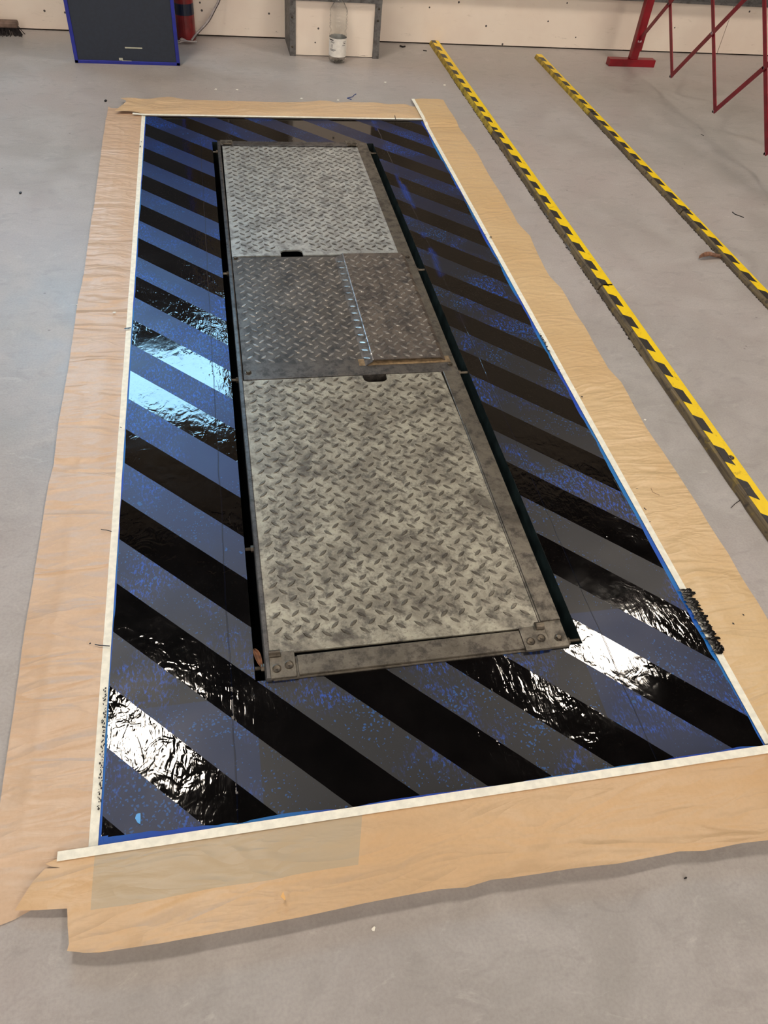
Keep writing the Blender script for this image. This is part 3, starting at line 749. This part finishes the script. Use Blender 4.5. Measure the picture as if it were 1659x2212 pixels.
# flat scraps
def scrap(name, pts, z, mat, label, cat='scrap', th=.0012):
    bm = bmesh.new(); P = [G(u, v, z) for u, v in pts]; prism(bm, [(p.x, p.y) for p in P], z, z + th)
    return tag(link(name, bm, mat), label, cat)
scrap('tape_scrap', [(303.5, 1757), (304, 1770), (303, 1781), (297, 1777), (292, 1768), (294, 1761), (298, 1757.5)], .0016, M['bluescrap'], 'bright blue half round tape scrap on the striped border, near left corner')
scrap('paper_scrap', [(808, 2001), (811, 2003), (809, 2012), (804, 2011), (802, 2007)], .001, M['whitescrap'], 'white chip on the bare floor below the near masking sheet')
scrap('paper_scrap', [(612, 1926), (606, 1937), (615, 1945), (617, 1943)], .034, M['orangescrap'], 'small orange triangle scrap on the near masking sheet')
for i, (u, v, lb) in enumerate(((466, 193, 'tiny white chip on the floor beyond the top sheet, leftmost'), (512, 194, 'tiny white chip on the floor beyond the top sheet, second from left'),
                    (651, 213, 'tiny white chip close to the edge of the top sheet'), (730, 216.5, 'tiny white chip just left of the blue thread'), (832, 178, 'tiny white chip right of the blue thread'),
                    (960, 184, 'tiny white ring chip left of the inner batten'), (1393, 907, 'tiny white crumb between right sheet and inner batten'), (247, 675, 'white flake on the left masking sheet'), (168, 659, 'white flake at the outer edge of the left masking sheet'))):
    z = .010 if i == 7 else .001
    r = 4 if i >= 7 else 3
    scrap('floor_chip', [(u - r, v + .5), (u - 1, v - 1.4), (u + r, v - .8), (u + 2, v + 1.5)], z, M['whitescrap'], lb, 'chip')
for u, v, lb in ((44, 417, 'small black crumb on the floor far left'), (228, 218, 'black crumb beyond the corner of the left sheet'), (1480, 1897, 'small black crumb on the floor at the lower right'), (1474, 467, 'dark crumb beside the outer batten')):
    scrap('crumb', [(u - 3, v), (u, v - 2), (u + 3.5, v - 1), (u + 2, v + 2), (u - 2, v + 2.2)], .001, M['mark'], lb, 'crumb', .003)
for (P_, lb) in (([(1176, 456), (1183, 456), (1188, 468), (1184, 471), (1178, 464)], 'grey metal shard beside the inner batten, upper one'), ([(1221, 525), (1226, 524), (1236, 537), (1232, 542), (1224, 532)], 'grey metal shard beside the inner batten, lower one')):
    scrap('metal_shard', P_, .004, M['angle'], lb, 'shard', .003)

# ------------------------------------------------------------------ yellow striped battens
HB = .026
def batten(x0, y0, y1, label, side, off=0.0, kx=1.0, HB=.026):
    t = thing('floor_batten', label, 'batten', (x0, y0, 0), 'striped floor battens')
    L = y1 - y0; n = max(2, int(L / .03)); bm = bmesh.new(); rows = []
    for i in range(n + 1):
        y = L * i / n; j = .0016 * NZ(Vector((y * 9, x0, 1))) - (.003 * max(0, NZ(Vector((y * 25, x0, 8)))) if side == 'wood' else 0)
        prof = [(0 + j, 0), (.003 + j, .010), (.006 + j * .5, HB - .006), (.011, HB), (.056, HB), (.060, HB - .004), (.061, 0)]
        rows.append([bm.verts.new((x, y, z)) for x, z in prof])
    for A, B in zip(rows, rows[1:]):
        for k in range(6): bm.faces.new((A[k], A[k + 1], B[k + 1], B[k])).material_index = 0 if k < 3 else 1
        bm.faces.new((A[6], A[0], B[0], B[6]))
    bm.faces.new(rows[0]).material_index = 0; bm.faces.new(rows[-1][::-1])
    for v in bm.verts: v.co.x *= kx
    link('batten_body', bm, [M['yellow'] if side == 'yellow' else M['wood'], M['wood']], t)
    bm = bmesh.new(); A = []; B = []
    for i in range(n + 1):
        y = L * i / n; j = .0012 * NZ(Vector((y * 12, x0, 3)))
        A.append((bm.verts.new((.0 + j, y, HB + .0004)), bm.verts.new((.0 + j, y, HB + .0012)), bm.verts.new((.0445, y, HB + .0012)), bm.verts.new((.0490, y, HB - .010))))
    for p, q in zip(A, A[1:]):
        for k in range(3): bm.faces.new((p[k], p[k + 1], q[k + 1], q[k]))
    bm.faces.new(A[0]); bm.faces.new(A[-1][::-1])
    for v in bm.verts: v.co.x *= kx
    tp = link('hazard_tape', bm, M['hazard'], t, (.0125 * kx, off, 0)); tp['label'] = 'yellow tape with slanted black blocks'
    # the tape's pattern runs in its own coordinates, y along the batten
    return t
batten(1.413, 3.93, 5.37, 'inner striped batten piece with yellow painted side, touching the wall', 'yellow', HB=.022)
batten(1.413, 2.432, 3.922, 'inner striped batten piece in the middle with dark wooden side', 'wood')
batten(1.413, .75, 2.422, 'inner striped batten piece nearest the camera, bolted, with dark wooden side', 'wood')
batten(2.060, 4.22, 5.17, 'outer striped batten piece with yellow painted side, farthest', 'yellow', kx=.8, HB=.021)
batten(2.060, 3.05, 4.212, 'outer striped batten piece in the middle with worn wooden side', 'wood', kx=.8, HB=.021)
batten(2.060, 1.9, 3.042, 'outer striped batten piece running out of the picture at right', 'wood', kx=.8, HB=.021)
# bolt heads in the inner batten
b = bpy.data.objects
near = [o for o in b if o.name.startswith('floor_batten') and 'nearest the camera' in o['label']][0]
bm = bmesh.new(); lathe(bm, [(.009, 0), (.009, .0016), (.006, .0022), (.002, .001)], 20)
link('bolt', bm, M['bolt'], near, (.040, .70, HB + .0012))
# dirt line swept against the battens
for (x, y0, y1, lb) in ((1.409, 2.0, 4.8, 'line of dirt swept against the inner batten'), (2.058, 2.2, 4.3, 'line of dirt swept against the outer batten')):
    bm = bmesh.new()
    for i in range(420):
        y = random.uniform(y0, y1); xx = x - abs(random.gauss(0, .0018)) + .003; r = random.uniform(.0008, .003)
        m = Matrix.Translation((xx, y, r * .3)) @ Matrix.Diagonal((1, random.uniform(.8, 3), .5, 1))
        bmesh.ops.create_icosphere(bm, subdivisions=1, radius=r, matrix=m)
    o = tag(link('dirt_line', bm, M['dirt']), lb, 'dirt'); o['kind'] = 'stuff'

# ------------------------------------------------------------------ red folding barrier
XB = 2.69
t = thing('folding_barrier', 'red metal trellis barrier on T shaped feet at the right', 'barrier', (XB, 5.08, 0))
def rel(p): return (p[0] - XB, p[1] - 5.08, p[2])
for yf in (5.08, 2.62):
    bm = bmesh.new(); d = yf - 5.08; box(bm, -.165, .152, d - .026, d + .026, 0, .042, bev=.003); link('foot', bm, M['redpost'], t)
    bm = bmesh.new(); box(bm, -.026, .026, d - .02, d + .02, .042, 1.0, bev=.003); ps = link('post', bm, M['redpost'], t)
    bm = bmesh.new(); box(bm, .018, .034, d - .022, d + .022, .09, .20, bev=.003); link('sleeve', bm, M['redpost'], ps)
z0, zs, pitch = .105, .30, .548; slope = pitch / 2 / zs
yb = [5.104, 4.556, 4.012, 3.464, 2.916]
zt = .96
for i, y in enumerate(yb):
    for dr in (1, -1):
        a = (y, z0)
        if i == 0 and dr == 1: continue
        # slat runs up from its bottom pivot
        zz = zt; yy = y + dr * slope * (zz - z0)
        if yy > 5.06: yy = 5.06; zz = z0 + (yy - y) / (dr * slope)
        if yy < 2.66: yy = 2.66; zz = z0 + (yy - y) / (dr * slope)
        st = a if i else (5.06, z0 + .046)
        bm = bmesh.new(); off = .004 * dr
        bar(bm, (off, st[0] - 5.08, st[1]), (off, yy - 5.08, zz), .024, .005)
        sl = link('slat', bm, M['red'], t)
        pv = [(y, z0)] if i else [(5.055, .146)]
        pv += [(y + dr * slope * zs * k, z0 + zs * k) for k in (1, 2) if z0 + zs * k < zz and dr == 1 or (z0 + zs * k < zz and k == 1)]
        for (py, pz) in pv:
            bm = bmesh.new(); tube(bm, [(-.010, py - 5.08, pz), (.010, py - 5.08, pz)], .0065, 10); link('rivet', bm, M['rivet'], sl)

# ------------------------------------------------------------------ blue framed board
t = thing('framed_board', 'dark slate board with bright blue frame standing in front of the wall', 'board', (-.415, 4.84, 0))
link('panel', BX(-.262, .262, -.004, .03, .012, 1.86), M['navy'], t)
bm = bmesh.new()
for (a, b_, c, d) in ((-.277, -.258, 0, 1.88), (.258, .277, 0, 1.88), (-.277, .277, 0, .016), (-.277, .277, 1.86, 1.88)):
    box(bm, a, b_, -.010, .040, c, d, bev=.002)
link('frame', bm, M['blueframe'], t)
bm = bmesh.new(); box(bm, -.005, .085, -.0052, -.0040, .078, .084)
lathe_z = bmesh.new(); lathe_z.free()
link('scratch', bm, M['chip'], t)
bm = bmesh.new(); box(bm, -.045, -.025, -.0052, -.0040, .018, .030, bev=.0005); link('scratch', bm, M['chip'], t); bm = bmesh.new(); box(bm, -.03, .02, -.0052, -.0040, .016, .018); link('scratch', bm, M['chip'], t)
for s in (-.2, .2):
    bm = bmesh.new(); bar(bm, (s, .035, 1.3), (s, .40, .008), .03, .02, up=Vector((1, 0, 0))); link('prop_leg', bm, M['blueframe'], t)

# maroon pipe with a dark band, cables at its foot
t = thing('wall_pipe', 'maroon and dark blue banded pipe standing at the wall behind the framed board', 'pipe', (-.10, 5.315, 0))
bm = bmesh.new(); lathe(bm, [(.056, 0), (.058, .006), (.058, .132)], 28); link('lower_pipe', bm, M['maroon'], t, smooth=False)
bm = bmesh.new(); lathe(bm, [(.0585, .132), (.0585, .19)], 28); link('band', bm, M['band'], t)
bm = bmesh.new(); lathe(bm, [(.058, .19), (.058, .40), (.05, .41)], 28); link('upper_pipe', bm, M['maroon'], t)
pts = [Vector((-.07, 5.25, .01)), Vector((-.03, 5.26, .05)), Vector((.03, 5.28, .10)), Vector((.075, 5.30, .16)), Vector((.11, 5.31, .22)), Vector((.125, 5.32, .32)), Vector((.12, 5.33, .5)), Vector((.11, 5.36, .9))]
def smooth(P, k=5):
    out = []
    for i in range(len(P) - 1):
        p0 = P[max(i - 1, 0)]; p1 = P[i]; p2 = P[i + 1]; p3 = P[min(i + 2, len(P) - 1)]
        for j in range(k):
            s = j / k; out.append(.5 * ((2 * p1) + (-p0 + p2) * s + (2 * p0 - 5 * p1 + 4 * p2 - p3) * s * s + (-p0 + 3 * p1 - 3 * p2 + p3) * s ** 3))
    return out + [P[-1]]
bm = bmesh.new(); tube(bm, smooth(pts), .0055, 8); tag(link('wall_cable', bm, M['cable'], smooth=True), 'pale grey cable curving up the wall right of the banded pipe', 'cable')
bm = bmesh.new(); tube(bm, smooth([p + Vector((.006, .008, -.002)) for p in pts]), .0045, 8); tag(link('wall_cable', bm, M['cable_dark'], smooth=True), 'dark thin cable running along the pale cable up the wall', 'cable')
bm = bmesh.new()
for k in range(4):
    tube(bm, smooth([Vector((-.16 + .01 * k, 5.19, .006 + .008 * k)), Vector((-.12, 5.21 + .01 * k, .014 + .006 * (k % 2))), Vector((-.085, 5.195 + .012 * k, .02 - .004 * k)), Vector((-.055 + .006 * k, 5.22, .012))]), .0045, 7)
tag(link('cable_bundle', bm, M['cable'], smooth=True), 'small tangle of grey cables on the floor at the foot of the banded pipe', 'cable')

# broom head
t = thing('broom_head', 'wooden broom head with dark bristles lying at the wall, upper left corner', 'broom', (-1.03, 5.27, 0))
bm = bmesh.new(); box(bm, -.42, .004, -.028, .035, .040, .070, bev=.008); link('block', bm, M['brushwood'], t)
bm = bmesh.new()
for i in range(420):
    x = random.uniform(-.41, -.004); y = random.uniform(-.02, .028); f = 1 + .0 * x
    dx = (.03 * max(0, (x + .06) / .06) if x > -.06 else 0) + random.uniform(-.008, .008); dy = random.uniform(-.018, .01) - .008
    tube(bm, [(x, y, .045), (x + dx * .5, y + dy * .4, .022), (x + dx, y + dy, .0015)], .0022, 3)
o = link('bristles', bm, M['bristle'], t); o['kind'] = 'stuff'

# ------------------------------------------------------------------ water bottle
BXc, BYc = .765, 4.985
t = thing('water_bottle', 'clear plastic water bottle with white label standing in front of the pier', 'bottle', (BXc, BYc, 0))
prof = [(.020, .006), (.034, .002), (.044, .004), (.049, .014), (.0495, .022), (.047, .028), (.0495, .034), (.050, .036), (.050, .130), (.0495, .140), (.047, .150), (.0445, .160), (.046, .168)]
z = .172
for k in range(5): prof += [(.0505, z + .004), (.051, z + .010), (.0475, z + .015)]; z += .018
prof += [(.051, .262), (.049, .268), (.040, .283), (.029, .300), (.0175, .314), (.0150, .318), (.0150, .322), (.0175, .324), (.0175, .327), (.0135, .328), (.0135, .338)]
bm = bmesh.new(); lathe(bm, prof, 56, cap=False); bm.faces.new([v for v in bm.verts[:56]][::-1])
for v in bm.verts:
    if .165 < v.co.z < .27 or .03 > v.co.z > .008:
        a = math.atan2(v.co.y, v.co.x); r = 1 + .02 * NZ(Vector((math.cos(a) * 3, math.sin(a) * 3, v.co.z * 60)))
        v.co.x *= r; v.co.y *= r
    if v.co.z < .02:
        a = math.atan2(v.co.y, v.co.x); v.co.z += .005 * (math.cos(5 * a) * .5 + .5)
o = link('bottle_shell', bm, M['glass'], t, smooth=True); md = o.modifiers.new('s', 'SOLIDIFY'); md.thickness = .0012; md.offset = -1
bm = bmesh.new(); prof = [(.0508, .036), (.0508, .131)]; 
rings = []
for k in range(12):
    zz = .036 + .095 * k / 11; rr = .0508 + .0007 * math.sin(k * 2.4)
    rings.append((rr, zz))
lathe(bm, rings, 56, cap=False); link('label_sleeve', bm, M['label'], t, smooth=True)
def patch(a0, a1, z0, z1, mat, nm='label_print'):
    bm = bmesh.new(); n = 8
    A = [[bm.verts.new((.0520 * math.cos(math.radians(a0 + (a1 - a0) * k / n)), .0520 * math.sin(math.radians(a0 + (a1 - a0) * k / n)), z)) for k in range(n + 1)] for z in (z0, z1)]
    for k in range(n): bm.faces.new((A[0][k], A[0][k + 1], A[1][k + 1], A[1][k]))
    link(nm, bm, mat, t)
patch(196, 232, .119, .124, M['mark'])
for (a0, a1, z) in ((212, 240, .112), (210, 236, .107), (218, 226, .098), (216, 228, .094), (219, 227, .089), (217, 227, .084), (206, 248, .074), (206, 250, .070), (208, 240, .066)): patch(a0, a1, z, z + .0018, M['print'])
for (a0, a1, z) in ((296, 318, .114), (300, 316, .106), (292, 312, .096)): patch(a0, a1, z, z + .003, M['mark'] if z < .11 and z > .1 else M['print'])
bm = bmesh.new(); lathe(bm, [(.0148, .3275), (.0152, .329), (.0152, .343), (.013, .345)], 24); link('cap', bm, M['whitescrap'], t)
